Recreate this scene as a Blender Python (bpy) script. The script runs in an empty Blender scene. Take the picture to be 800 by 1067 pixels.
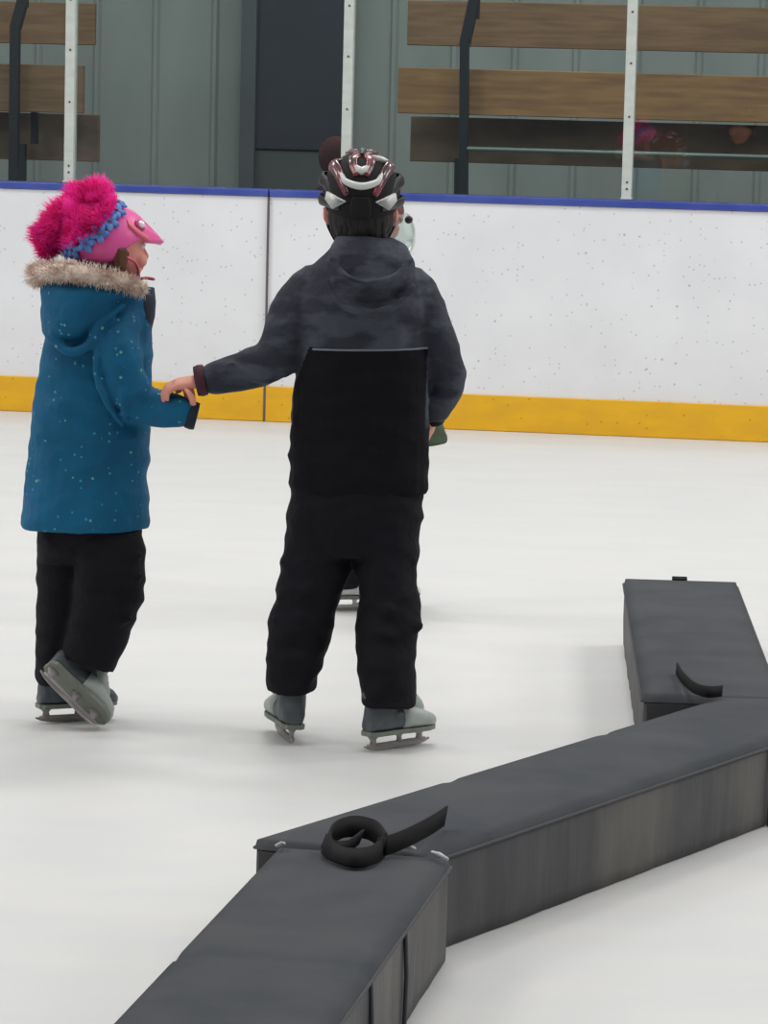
import bpy, bmesh, math, random
from mathutils import Vector, Matrix, noise, Quaternion
random.seed(7)
SC = bpy.context.scene
COL = SC.collection
PI = math.pi
V = Vector

# ------------------------------------------------------------------ camera (photo frame 800x1067)
FPX, CH, PT, RL = 3574.0, 1.6337, 0.1282, 0.0247
FW = V((0, math.cos(PT), -math.sin(PT)))
R0, U0 = V((1, 0, 0)), V((0, math.sin(PT), math.cos(PT)))
RT = R0*math.cos(RL) + U0*math.sin(RL)
UP = -R0*math.sin(RL) + U0*math.cos(RL)
CP = V((0, 0, CH))
cam = bpy.data.cameras.new('camera')
cam.sensor_fit = 'VERTICAL'; cam.sensor_height = 36.0; cam.lens = 36.0*FPX/1067.0
cam.clip_start = 0.1; cam.clip_end = 200
camo = bpy.data.objects.new('camera', cam); COL.objects.link(camo)
M = Matrix((RT, UP, -FW)).transposed().to_4x4(); M.translation = CP
camo.matrix_world = M
SC.camera = camo
SC.view_settings.view_transform = 'Standard'
SC.view_settings.look = 'None'
SC.view_settings.gamma = 1.0
SC.view_settings.use_curve_mapping = False
SC.view_settings.exposure = -0.09

def ray(px, py):
    return (FW*FPX + RT*(px-400) - UP*(py-533.5)).normalized()
def P(px, py, y):                       # a point at distance y from the photographer
    d = ray(px, py); return CP + d*(y/d.y)
def G(px, py, z=0.0):                   # a point on the level z
    d = ray(px, py); return CP + d*((z-CH)/d.z)

YAW = -0.1611
BA = V((math.cos(YAW), math.sin(YAW), 0)); BN = V((-math.sin(YAW), math.cos(YAW), 0))
BO = V((0, 15.7678, 0))
def W(s, n, z=0.0): return BO + BA*s + BN*n + V((0, 0, z))
def PB(px, py, n):                      # (s, z) where a sight line meets the plane n metres behind the boards
    d = ray(px, py); t = ((BO+BN*n-CP).dot(BN))/d.dot(BN); q = CP+d*t
    return (q-BO).dot(BA), q.z

# ------------------------------------------------------------------ materials
def lin(c):
    return tuple(((v/255)/12.92 if v/255 <= .04045 else ((v/255+.055)/1.055)**2.4) for v in c) + (1.0,)
def mat(name, c, rough=.7, metal=0, spec=.5, c2=None, scale=10, stretch=(1, 1, 1), bump=0, bscale=40, ramp=(.35, .65), detail=3, bstretch=(1,1,1), sheen=0, coat=0):
    m = bpy.data.materials.new(name); m.use_nodes = True
    nt = m.node_tree; b = nt.nodes['Principled BSDF']
    b.inputs['Base Color'].default_value = lin(c); b.inputs['Roughness'].default_value = rough
    b.inputs['Metallic'].default_value = metal; b.inputs['Specular IOR Level'].default_value = spec
    if sheen: b.inputs['Sheen Weight'].default_value = sheen
    if coat: b.inputs['Coat Weight'].default_value = coat
    tc = nt.nodes.new('ShaderNodeTexCoord')
    def mapn(st):
        mp = nt.nodes.new('ShaderNodeMapping'); mp.inputs['Scale'].default_value = st
        nt.links.new(tc.outputs['Object'], mp.inputs['Vector']); return mp
    if c2 is not None:
        n = nt.nodes.new('ShaderNodeTexNoise'); n.inputs['Scale'].default_value = scale; n.inputs['Detail'].default_value = detail
        nt.links.new(mapn(stretch).outputs[0], n.inputs['Vector'])
        r = nt.nodes.new('ShaderNodeValToRGB'); r.color_ramp.elements[0].position = ramp[0]; r.color_ramp.elements[1].position = ramp[1]
        r.color_ramp.elements[0].color = lin(c); r.color_ramp.elements[1].color = lin(c2)
        nt.links.new(n.outputs['Fac'], r.inputs['Fac']); nt.links.new(r.outputs['Color'], b.inputs['Base Color'])
    if bump:
        n = nt.nodes.new('ShaderNodeTexNoise'); n.inputs['Scale'].default_value = bscale; n.inputs['Detail'].default_value = 4
        nt.links.new(mapn(bstretch).outputs[0], n.inputs['Vector'])
        bp = nt.nodes.new('ShaderNodeBump'); bp.inputs['Strength'].default_value = bump; bp.inputs['Distance'].default_value = .02
        nt.links.new(n.outputs['Fac'], bp.inputs['Height']); nt.links.new(bp.outputs['Normal'], b.inputs['Normal'])
    return m
def add_specks(m, c, scale, size, thr=.5, mixf=1.0):
    """sparse dots of a colour over a material's own colour"""
    nt = m.node_tree; b = nt.nodes['Principled BSDF']; tc = nt.nodes.new('ShaderNodeTexCoord')
    v = nt.nodes.new('ShaderNodeTexVoronoi'); v.inputs['Scale'].default_value = scale
    nt.links.new(tc.outputs['Object'], v.inputs['Vector'])
    lt = nt.nodes.new('ShaderNodeMath'); lt.operation = 'LESS_THAN'; lt.inputs[1].default_value = size
    nt.links.new(v.outputs['Distance'], lt.inputs[0])
    sep = nt.nodes.new('ShaderNodeSeparateColor'); nt.links.new(v.outputs['Color'], sep.inputs[0])
    g = nt.nodes.new('ShaderNodeMath'); g.operation = 'LESS_THAN'; g.inputs[1].default_value = thr
    nt.links.new(sep.outputs[0], g.inputs[0])
    mu = nt.nodes.new('ShaderNodeMath'); mu.operation = 'MULTIPLY'
    nt.links.new(lt.outputs[0], mu.inputs[0]); nt.links.new(g.outputs[0], mu.inputs[1])
    m2 = nt.nodes.new('ShaderNodeMath'); m2.operation = 'MULTIPLY'; m2.inputs[1].default_value = mixf
    nt.links.new(mu.outputs[0], m2.inputs[0])
    mx = nt.nodes.new('ShaderNodeMix'); mx.data_type = 'RGBA'
    inp = b.inputs['Base Color']
    if inp.links: nt.links.new(inp.links[0].from_socket, mx.inputs[6])
    else: mx.inputs[6].default_value = inp.default_value
    mx.inputs[7].default_value = lin(c)
    nt.links.new(m2.outputs[0], mx.inputs[0]); nt.links.new(mx.outputs[2], inp)
    return m

ICE = mat('ice', (205, 206, 207), rough=.45, spec=.3, c2=(211, 211, 209), scale=2.2, stretch=(1, 2.2, 1), bump=.12, bscale=9, ramp=(.3, .7), detail=6)
BOARD = add_specks(add_specks(mat('board_white', (232, 234, 238), rough=.38, c2=(224, 226, 230), scale=2.5), (130, 132, 138), 17, .10, .28, .5), (160, 162, 168), 44, .2, .22, .5)
YEL = add_specks(mat('kick_yellow', (232, 178, 20), rough=.45, c2=(222, 168, 30), scale=6, stretch=(1, 1, 3)), (150, 110, 40), 30, .14, .25, .6)
BLUE = mat('cap_blue', (48, 66, 150), rough=.3, c2=(70, 88, 168), scale=3)
STAN = mat('stanchion_white', (196, 202, 200), rough=.4, c2=(184, 192, 186), scale=8, stretch=(1, 1, 3))
SEAM = mat('seam_dark', (96, 86, 92), rough=.8)
SCREW = mat('screw', (70, 72, 74), rough=.5, metal=.6)
WALLM = mat('wall_metal', (156, 164, 163), rough=.6, c2=(142, 151, 150), scale=1.3, stretch=(2, 2, .6))
DOORM = mat('door_dark', (54, 58, 72), rough=.6, c2=(46, 50, 60), scale=2)
DOORF = mat('door_frame_dark', (84, 92, 96), rough=.6)
WOOD = mat('plank_wood', (160, 124, 84), rough=.7, c2=(134, 100, 70), scale=7, stretch=(.5, .5, 5), bump=.1, bscale=12)
WOODG = mat('plank_weathered', (138, 110, 84), rough=.75, c2=(118, 92, 70), scale=7, stretch=(.5, .5, 5))
WOODD = mat('plank_dull', (136, 114, 98), rough=.8, c2=(98, 84, 76), scale=3, stretch=(1, 1, 2))  # duller, darker brown for the lowest plank rows
STEEL = mat('steel_dark', (34, 42, 50), rough=.5, metal=.2)
RAIL = mat('rail_grey', (120, 134, 132), rough=.4, metal=.4)
CONC = mat('concrete', (96, 98, 100), rough=.85, c2=(84, 86, 88), scale=4)
VTOP = mat('vinyl_top', (75, 78, 82), rough=.85, spec=.0, c2=(83, 84, 87), scale=5, bump=.25, bscale=10, bstretch=(1, 1, 1))
VSIDE = mat('vinyl_side', (74, 74, 77), rough=.55, spec=.2, c2=(100, 98, 93), scale=3, stretch=(1, 1, .6), ramp=(.4, .7), bump=.45, bscale=5, bstretch=(2.0, 2.0, .3))
BLACKW = mat('black_webbing', (12, 12, 17), rough=.8, spec=.25)
VEND = mat('vinyl_end_and_shade', (26, 28, 32), rough=.6)  # far divider's dark flap, and painted shade on the middle divider's end
STITCH = mat('seam_stitch', (60, 62, 66), rough=.7)
FRAY = mat('frayed_white', (196, 196, 200), rough=.9)
SKIN = mat('skin', (226, 160, 140), rough=.6, c2=(216, 140, 122), scale=14)
SKINR = mat('skin_flushed', (236, 152, 136), rough=.6, c2=(240, 168, 150), scale=14)
LIP = mat('lips', (190, 90, 92), rough=.5)
EYEW = mat('eye_white', (235, 235, 232), rough=.3)
EYED = mat('eye_dark', (40, 30, 26), rough=.2)
HAIRB = mat('hair_brown', (92, 56, 36), rough=.7, bump=.6, bscale=120, bstretch=(1, 1, .2))
HAIRD = mat('hair_dark', (20, 16, 16), rough=.7, bump=.6, bscale=120, bstretch=(1, 1, .2))
TEAL = mat('jacket_teal', (10, 96, 134), rough=.7, spec=.25, c2=(6, 80, 116), scale=5, bump=.25, bscale=35, )
add_specks(TEAL, (84, 160, 186), 58, .2, .26, .6); add_specks(TEAL, (130, 180, 150), 44, .17, .2, .7); add_specks(TEAL, (60, 60, 120), 30, .2, .2, .3)
NAVY = mat('collar_navy', (22, 32, 50), rough=.8)
FURM = mat('fur_beige', (240, 226, 212), rough=.9, c2=(190, 164, 152), scale=26)
FURP = mat('fur_magenta', (255, 40, 170), rough=.8, c2=(236, 16, 130), scale=20)
PINK = mat('helmet_pink', (232, 96, 168), rough=.35, c2=(226, 72, 148), scale=8)
CORAL = mat('helmet_coral', (226, 104, 128), rough=.4)
FLOW = mat('flower_blue', (98, 140, 208), rough=.7, c2=(72, 108, 180), scale=60)
BROWN = mat('flower_centre', (120, 70, 100), rough=.7)
GEM = mat('gem_clear', (250, 240, 248), rough=.05, spec=1.0, coat=1)
MAGD = mat('gem_ring', (176, 40, 104), rough=.3)
BLK = mat('trouser_black', (18, 18, 24), rough=.85, spec=.2, c2=(24, 24, 31), scale=5, bump=.3, bscale=30)
BLK2 = mat('jacket_black', (14, 14, 20), rough=.85, spec=.18, c2=(18, 18, 24), scale=5, bump=.25, bscale=30)
CAMO = mat('jacket_camo', (46, 49, 59), rough=.75, spec=.25, c2=(70, 74, 84), scale=8, stretch=(1, 1, 2.2), ramp=(.44, .56), bump=.25, bscale=35)
PIPE = mat('piping_grey', (104, 110, 118), rough=.6)
CUFFM = mat('cuff_maroon', (70, 26, 42), rough=.8)
HSH = mat('helmet_black', (26, 24, 30), rough=.38, spec=.35)
HRED = mat('helmet_maroon', (120, 42, 50), rough=.25, coat=.4, c2=(60, 26, 34), scale=22, ramp=(.42, .58))
HSIL = mat('helmet_silver', (206, 208, 206), rough=.25)
FOAM = mat('helmet_foam', (20, 18, 22), rough=.9)
BOOTD = mat('boot_dark', (70, 76, 82), rough=.5, c2=(82, 86, 90), scale=18)
BOOTL = mat('boot_light', (172, 180, 176), rough=.5, c2=(158, 166, 162), scale=20)
BOOTW = mat('boot_white', (214, 216, 214), rough=.4)
SOLEM = mat('outsole_olive', (120, 126, 116), rough=.6, c2=(118, 126, 116), scale=30, bump=.4, bscale=60)
HOLD = mat('holder_grey', (158, 150, 150), rough=.5)
BLADE = mat('blade_steel', (150, 146, 146), rough=.3, metal=.75)
LACE = mat('lace', (186, 192, 186), rough=.8)
OLIVE = mat('coat_olive', (60, 78, 50), rough=.75, c2=(50, 64, 44), scale=8, bump=.3, bscale=30)
MAROON = mat('maroon_cloth', (84, 32, 40), rough=.85, c2=(60, 22, 32), scale=10)
def glass(name, tint, rough=0.0, alpha=.9):
    m = bpy.data.materials.new(name); m.use_nodes = True; nt = m.node_tree
    nt.nodes.clear(); out = nt.nodes.new('ShaderNodeOutputMaterial')
    tr = nt.nodes.new('ShaderNodeBsdfTransparent'); tr.inputs[0].default_value = lin(tint)
    gl = nt.nodes.new('ShaderNodeBsdfGlossy'); gl.inputs['Roughness'].default_value = rough; gl.inputs[0].default_value = (1, 1, 1, 1)
    lw = nt.nodes.new('ShaderNodeLayerWeight'); lw.inputs[0].default_value = .2
    fr = nt.nodes.new('ShaderNodeMath'); fr.operation = 'MULTIPLY_ADD'; fr.inputs[1].default_value = .5; fr.inputs[2].default_value = .055; fr.use_clamp = True
    nt.links.new(lw.outputs['Facing'], fr.inputs[0])
    mx = nt.nodes.new('ShaderNodeMixShader')
    nt.links.new(fr.outputs[0], mx.inputs[0]); nt.links.new(tr.outputs[0], mx.inputs[1]); nt.links.new(gl.outputs[0], mx.inputs[2])
    nt.links.new(mx.outputs[0], out.inputs[0]); return m
GLASS = glass('rink_glass', (240, 246, 244), .02)
VISOR = glass('visor_clear', (244, 248, 246), .03)

# ------------------------------------------------------------------ object helpers
def link(name, me, m, parent=None, root=None):
    o = bpy.data.objects.new(name, me); COL.objects.link(o)
    if m is not None:
        for k in (m if isinstance(m, (list, tuple)) else [m]): me.materials.append(k)
    if parent is not None: o.parent = parent
    return o
def obj(name, bm, m, parent=None, smooth=True):
    me = bpy.data.meshes.new(name); bm.normal_update(); bm.to_mesh(me); bm.free()
    if smooth:
        for p in me.polygons: p.use_smooth = True
    return link(name, me, m, parent)
def tag(o, label=None, cat=None, group=None, kind=None):
    if label: o['label'] = label
    if cat: o['category'] = cat
    if group: o['group'] = group
    if kind: o['kind'] = kind
    return o
def empty(name, loc):
    o = bpy.data.objects.new(name, None); COL.objects.link(o); o.location = loc; o.empty_display_size = .1; return o
def place(o, origin):                   # geometry written in world metres -> origin at the thing's base
    o.data.transform(Matrix.Translation(-V(origin))); o.location = origin; return o
def box(bm, c, ax, ay, az, hx, hy, hz):
    vs = []
    for i in (-1, 1):
        for j in (-1, 1):
            for k in (-1, 1): vs.append(bm.verts.new(V(c)+V(ax)*hx*i+V(ay)*hy*j+V(az)*hz*k))
    for f in ((0, 1, 3, 2), (4, 6, 7, 5), (0, 4, 5, 1), (2, 3, 7, 6), (0, 2, 6, 4), (1, 5, 7, 3)): bm.faces.new([vs[i] for i in f])
    return vs
def bevel(bm, w, seg=2):
    bmesh.ops.recalc_face_normals(bm, faces=bm.faces)
    bmesh.ops.bevel(bm, geom=bm.edges[:], offset=w, segments=seg, profile=.6, affect='EDGES', clamp_overlap=True)
def wbox(bm, s0, s1, n0, n1, z0, z1):   # box in the frame of the boards
    return box(bm, W((s0+s1)/2, (n0+n1)/2, (z0+z1)/2), BA, BN, V((0, 0, 1)), (s1-s0)/2, (n1-n0)/2, (z1-z0)/2)
def loft(bm, rings, seg=20, pw=1.0, cap=True):
    """rings: (centre, u vector, v vector)"""
    prev = None
    for c, u, v in rings:
        cur = []
        for i in range(seg):
            a = 2*PI*i/seg; ca, sa = math.cos(a), math.sin(a)
            ca = math.copysign(abs(ca)**pw, ca); sa = math.copysign(abs(sa)**pw, sa)
            cur.append(bm.verts.new(V(c)+V(u)*ca+V(v)*sa))
        if prev:
            for i in range(seg): bm.faces.new((prev[i], prev[(i+1) % seg], cur[(i+1) % seg], cur[i]))
        elif cap:
            bm.faces.new(list(reversed(cur)))
        prev = cur
    if cap: bm.faces.new(prev)
def limb(bm, pts, radii, seg=16, flat=1.0, ref=V((0, 1, 0)), dome=True):
    """tapering tube through pts; flat scales the radius along ref"""
    pts = [V(p) for p in pts]; n = len(pts); rings = []
    for i in range(n):
        t = (pts[min(i+1, n-1)]-pts[max(i-1, 0)]).normalized()
        u = t.cross(ref)
        if u.length < 1e-3: u = t.cross(V((1, 0, 0)))
        u.normalize(); v = u.cross(t).normalized()
        r = radii[i]
        if i == 0 and dome:
            for k in (.3, .75): rings.append((pts[0]-t*r*math.sqrt(1-k*k)*.9, u*r*k, v*r*k*flat))
        rings.append((pts[i], u*r, v*r*flat))
        if i == n-1 and dome:
            for k in (.75, .3): rings.append((pts[i]+t*r*math.sqrt(1-k*k)*.9, u*r*k, v*r*k*flat))
    loft(bm, rings, seg)
def spline(pts, k=6):
    pts = [V(p) for p in pts]; out = []
    for i in range(len(pts)-1):
        p0 = pts[max(i-1, 0)]; p1 = pts[i]; p2 = pts[i+1]; p3 = pts[min(i+2, len(pts)-1)]
        for j in range(k):
            t = j/k
            out.append(.5*((2*p1)+(p2-p0)*t+(2*p0-5*p1+4*p2-p3)*t*t+(3*p1-p0-3*p2+p3)*t**3))
    out.append(pts[-1]); return out
def tube(bm, pts, r, seg=10, k=5, flat=1, ref=V((0, 1, 0))):
    q = spline(pts, k); rr = r if isinstance(r, (list, tuple)) else None
    if rr:
        rad = []
        for i in range(len(q)):
            t = i/(len(q)-1)*(len(rr)-1); a = min(int(t), len(rr)-2); rad.append(rr[a]+(rr[a+1]-rr[a])*(t-a))
    else: rad = [r]*len(q)
    limb(bm, q, rad, seg, flat, ref)
def ell(bm, c, rx, ry, rz, rot=None, seg=20):
    m = Matrix.Translation(V(c)) @ ((rot.to_4x4() if rot is not None else Matrix.Identity(4))) @ Matrix.Diagonal((rx, ry, rz, 1))
    bmesh.ops.create_uvsphere(bm, u_segments=seg, v_segments=max(8, seg*2//3), radius=1, matrix=m)
def ribbon(bm, pts, wvec, w, th=.004):
    """flat strap: path, half-width vector per point"""
    q = spline(pts, 6); wv = spline(wvec, 6) if isinstance(wvec, list) else [V(wvec)]*len(q)
    prev = None
    for i, p in enumerate(q):
        t = (q[min(i+1, len(q)-1)]-q[max(i-1, 0)]).normalized(); a = wv[i].normalized(); n = t.cross(a).normalized()
        cur = [bm.verts.new(p+a*w*sx+n*th*.5*sy) for sx, sy in ((-1, -1), (1, -1), (1, 1), (-1, 1))]
        if prev:
            for k in range(4): bm.faces.new((prev[k], prev[(k+1) % 4], cur[(k+1) % 4], cur[k]))
        else: bm.faces.new(list(reversed(cur)))
        prev = cur
    bm.faces.new(prev)
def solid(name, bm, m, parent, voxel=.006, smooth=4, wrinkle=None, origin=None):
    """fuse overlapping shells into one continuous skin"""
    me = bpy.data.meshes.new(name); bmesh.ops.recalc_face_normals(bm, faces=bm.faces); bm.to_mesh(me); bm.free()
    o = bpy.data.objects.new(name, me); COL.objects.link(o)
    r = o.modifiers.new('r', 'REMESH'); r.mode = 'VOXEL'; r.voxel_size = voxel
    s = o.modifiers.new('s', 'SMOOTH'); s.iterations = smooth; s.factor = .5
    dg = bpy.context.evaluated_depsgraph_get(); dg.update()
    me2 = bpy.data.meshes.new_from_object(o.evaluated_get(dg))
    bpy.data.objects.remove(o); bpy.data.meshes.remove(me)
    me2.name = name; me2.materials.clear()
    if wrinkle:
        nrm = [v.normal.copy() for v in me2.vertices]
        for v, n in zip(me2.vertices, nrm): v.co += n*wrinkle(v.co)
    if origin is not None: me2.transform(Matrix.Translation(-V(origin)))
    for p in me2.polygons: p.use_smooth = True
    return link(name, me2, m, parent)
def folds(amp, sx=7, sz=16, seed=0):
    def f(co):
        p = V((co.x*sx+seed, co.y*sx, co.z*sz))
        a = noise.noise(p); b = noise.noise(p*2.3+V((5, 3, 1)))
        return amp*((1-abs(a)*2.4)*.7 + b*.5 - .3)
    return f
def row(py, xl, xr, y, hd, dy=0.0):
    l, r = P(xl, py, y+dy), P(xr, py, y+dy); return ((l+r)/2, (r-l)/2, V((0, hd, 0)))
def fit(root, o):                       # part written in world metres under a root at root.location
    o.data.transform(Matrix.Translation(-root.location)); return o
def strands(bm, p, n, L, w, bend):
    a = n.orthogonal().normalized(); a.rotate(Quaternion(n, random.uniform(0, 2*PI))); b = n.cross(a)
    m = p+n*L*.55+bend*.25; t = p+n*L+bend
    v = [bm.verts.new(p+a*w), bm.verts.new(p-a*.5*w+b*.8*w), bm.verts.new(p-a*.5*w-b*.8*w)]
    u = [bm.verts.new(m+a*w*.7), bm.verts.new(m-a*.35*w+b*.55*w), bm.verts.new(m-a*.35*w-b*.55*w)]
    tt = bm.verts.new(t)
    for i in range(3):
        j = (i+1) % 3; bm.faces.new((v[i], v[j], u[j], u[i])); bm.faces.new((u[i], u[j], tt))

# ------------------------------------------------------------------ the rink: ice, boards, glass
bm = bmesh.new()
c = [W(-14, 0.02), W(14, 0.02), W(14, -18), W(-14, -18)]
bm.faces.new([bm.verts.new(p+V((0, 0, 0))) for p in reversed(c)])
fl = obj('floor', bm, ICE); tag(fl, 'white skated ice sheet with faint scratches and snow dust', 'ice', kind='structure')
for f in fl.data.polygons: pass
if fl.data.polygons[0].normal.z < 0: fl.data.flip_normals()
bm = bmesh.new()
wbox(bm, -14, 14, .12, 6.0, -.05, .0)
tag(obj('floor_walkway', bm, CONC, smooth=False), 'grey concrete walkway behind the rink boards', 'floor', kind='structure')

SEAMS = [-.5725-2.44*2, -.5725-2.44, -.5725, -.5725+2.44, -.5725+4.88]
BH, KH = 1.07, .165
blab = ['white dasher board left of the seam, behind the child in the teal coat', 'white dasher board right of the seam, behind the child in the black snow trousers']
for i in range(len(SEAMS)-1):
    s0, s1 = SEAMS[i]+.003, SEAMS[i+1]-.003
    if i in (0, 3): continue
    root = empty('dasher_board', W((s0+s1)/2, .05, 0)); tag(root, blab[i-1], 'rink board', 'dasher board panels')
    ex0 = s0 if i != 1 else s0-2.0; ex1 = s1 if i != 2 else s1+2.0
    bm = bmesh.new(); wbox(bm, ex0, ex1, 0.0, .10, 0.0, BH-.03); fit(root, obj('board_panel', bm, BOARD, root, False))
    bm = bmesh.new(); wbox(bm, ex0, ex1, -.014, -.0005, 0.001, KH); bevel(bm, .003, 1); fit(root, obj('kick_plate', bm, YEL, root, False))
    bm = bmesh.new(); wbox(bm, ex0, ex1, -.012, .13, BH-.028, BH+.004); bevel(bm, .006, 2); fit(root, obj('top_cap', bm, BLUE, root, False))
bm = bmesh.new(); wbox(bm, SEAMS[2]-.004, SEAMS[2]+.004, -.0165, .09, 0.002, BH-.03)
tag(obj('trim_1', bm, SEAM, smooth=False), 'dark vertical joint between two white rink boards', 'joint', kind='structure')

slab = ['leftmost white glass post, above the pink pompom helmet', 'middle white glass post, above the dark bike helmet', 'rightmost white glass post, in front of the wooden bleachers']
sx = [-1.529, -.2212, 1.0734]
for i, s in enumerate(sx):
    root = empty('glass_post', W(s, .03, BH+.006)); tag(root, slab[i], 'post', 'white posts between the glass panes')
    bm = bmesh.new(); wbox(bm, s-.023, s+.023, .012, .075, BH+.006, 3.2); bevel(bm, .006, 2); fit(root, obj('post', bm, STAN, root, False))
    bm = bmesh.new(); wbox(bm, s-.0255, s+.0255, .004, .085, BH+.005, BH+.017); bevel(bm, .003, 1); fit(root, obj('base_plate', bm, STAN, root, False))
    for z in (.055, .085, .38, .62, .85):
        bm = bmesh.new(); cc = W(s+.002, .0105, BH+z)
        loft(bm, [(cc-BN*.002, BA*.0045, V((0, 0, .0045))), (cc+BN*.004, BA*.0055, V((0, 0, .0055)))], 10)
        fit(root, obj('screw', bm, SCREW, root))
gl = ['clear rink glass pane at the left edge, left of the leftmost white post', 'clear rink glass pane in front of the grey wall and dark door', 'clear rink glass pane between middle and rightmost white posts', 'clear rink glass pane right of the rightmost white post']
ed = [-2.83, -1.529, -.2212, 1.0734, 2.4]
for i in range(4):
    bm = bmesh.new(); wbox(bm, ed[i]+.026, ed[i+1]-.026, .038, .050, BH+.006, 3.15)
    o = obj('rink_glass', bm, GLASS, None, False); tag(place(o, W((ed[i]+ed[i+1])/2, .044, BH+.006)), gl[i], 'glass pane', 'rink glass panes')

# ------------------------------------------------------------------ behind the glass
NW = 4.6
bm = bmesh.new()
s = -9.0; ribs = []
while s < 9:                                  # ribbed sheet: flat fields with raised ribs
    ribs += [(s, 0), (s+.30, 0), (s+.315, -.02), (s+.335, -.02), (s+.35, 0)]; s += .36
vb = [(bm.verts.new(W(a, NW+b, 0)), bm.verts.new(W(a, NW+b, 5.5))) for a, b in ribs]
for a, b in zip(vb, vb[1:]): bm.faces.new((a[0], b[0], b[1], a[1]))
wl = obj('wall_back', bm, WALLM, None, False); tag(wl, 'grey green ribbed metal wall behind the bleachers', 'wall', kind='structure')
d0 = PB(270, 60, NW-.06)[0]; d1 = PB(361, 60, NW-.06)[0]; dz = PB(300, 155, NW-.06)[1]
root = empty('door_1', W((d0+d1)/2, NW-.08, 0)); tag(root, 'dark slate door in the grey ribbed wall', 'door', kind='structure')
bm = bmesh.new(); wbox(bm, d0, d1, NW-.13, NW-.05, dz, 3.6); fit(root, obj('door_leaf', bm, DOORM, root, False))
bm = bmesh.new(); wbox(bm, d0-.09, d0, NW-.16, NW-.03, 0, 3.7); fit(root, obj('door_frame', bm, DOORF, root, False))
bm = bmesh.new(); wbox(bm, d0, d1, NW-.11, NW-.05, 0.0, dz-.012); fit(root, obj('door_sill_panel', bm, mat('sill', (82, 88, 90), rough=.7), root, False))

def bleacher(lab, rows, uprights, rail, grp):
    allx = [PB(x, y0, n)[0] for (x, x1, y0, y1, n, m) in rows]
    root = empty('bleacher', W(sum(allx)/len(allx), rows[1][4], 0)); tag(root, lab, 'bleacher', grp)
    for (x0, x1, y0, y1, n, m) in rows:
        s0, z1 = PB(x0, y0, n); s1, _ = PB(x1, y0, n); z0 = PB(x0, y1, n)[1]
        bm = bmesh.new(); wbox(bm, s0, s1, n, n+.042, z0, z1); bevel(bm, .004, 1); fit(root, obj('wooden_plank', bm, m, root, False))
        bm = bmesh.new(); wbox(bm, s0+.12, s1-.12, n+.05, n+.30, z1-.052, z1-.012); bevel(bm, .004, 1); fit(root, obj('seat_board', bm, m, root, False))
    for (pts) in uprights:
        bm = bmesh.new()
        for (xa, ya, xb, yb, n, w) in pts:
            sa, za = PB(xa, ya, n); sb, zb = PB(xb, yb, n)
            a, b = W(sa, n, max(za, 0)), W(sb, n, max(zb, 0)); ax = (b-a).normalized()
            side = ax.cross(BN).normalized()
            box(bm, (a+b)/2, ax, side, BN, (b-a).length/2, w/2, .025)
        fit(root, obj('steel_upright', bm, STEEL, root, False))
    if rail:
        (xa, ya, xb, yb, n) = rail; sa, za = PB(xa, ya, n); sb, zb = PB(xb, yb, n); bm = bmesh.new()
        limb(bm, [W(sa, n, za), W(sb, n, za)], [.012, .012], 10); fit(root, obj('rail', bm, RAIL, root))
    return root
RB = bleacher('wooden plank bleacher on a steel frame behind the glass, at right',
    [(425, 1010, 0, 47, 2.8, WOODG), (415, 1010, 70, 118, 2.4, WOOD), (428, 1010, 121, 168, 2.7, WOODD)],
    [[(497, -60, 494, 20, 2.36, .05), (494, 0, 484, 48, 2.35, .055), (484, 40, 482, 330, 2.33, .045)], [(477, 165, 475, 330, 2.62, .03)], [(905, -60, 902, 330, 2.33, .045)]],
    (488, 155, 1010, 162, 2.3), 'bleachers behind the glass')
LB = bleacher('wooden plank bleacher on a steel frame behind the glass, at far left',
    [(-330, 99, -6, 37, 2.8, WOODG), (-330, 87, 58, 107, 2.4, WOODG), (-330, 103, 108, 156, 2.7, WOODD)],
    [[(24, -60, 24, 8, 2.36, .05), (24, 0, 16, 30, 2.35, .055), (16, 26, 13, 330, 2.33, .048)], [(24, 150, 22, 330, 2.62, .03)], [(36, 108, 36, 150, 2.6, .03)]],
    None, 'bleachers behind the glass')

# a spectator sits low behind the boards, hidden mostly by the boy's helmet
sp0, spz = PB(343, 170, .9)
root = empty('person', W(sp0, .9, 0)); tag(root, 'spectator in dark maroon behind the glass, half hidden by the dark bike helmet', 'person')
bm = bmesh.new(); C0 = W(sp0, .9, 0)
hz = PB(345, 160, .9)[1]-.03
loft(bm, [(C0+V((0, 0, z)), BA*a, BN*b) for z, a, b in ((.45, .15, .14), (.7, .17, .13), (.95, .16, .12), (hz-.2, .13, .09), (hz-.13, .05, .05))], 20)
limb(bm, [C0+V((.03, 0, hz-.15)), C0+V((.03, 0, hz-.05))], [.045, .045])
ell(bm, C0+V((.03, 0, hz)), .075, .09, .1)
for sd in (-1, 1):
    limb(bm, [C0+BA*.13*sd+V((0, 0, hz-.22)), C0+BA*.17*sd+V((0, 0, hz-.42)), C0+BA*.1*sd-BN*.2+V((0, 0, hz-.5))], [.05, .045, .035])
    limb(bm, [C0+BA*.08*sd+V((0, 0, .47)), C0+BA*.1*sd-BN*.35+V((0, 0, .47)), C0+BA*.1*sd-BN*.35+V((0, 0, .06))], [.075, .06, .045])
body = solid('body', bm, MAROON, root, .008, 3, None); fit(root, body)
bm = bmesh.new(); ell(bm, C0+V((.03, 0, hz+.015)), .085, .1, .1); fit(root, solid('hood', bm, MAROON, root, .006, 2))
bm = bmesh.new(); wbox(bm, sp0-.5, sp0+.5, .75, 1.1, .36, .40); bevel(bm, .008)
for a in (-.42, .42): wbox(bm, sp0+a-.025, sp0+a+.025, .8, 1.05, 0, .36)
tag(place(obj('bench', bm, WOODG, None, False), W(sp0, .9, 0)), 'low bench behind the boards under the maroon spectator', 'bench')

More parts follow.
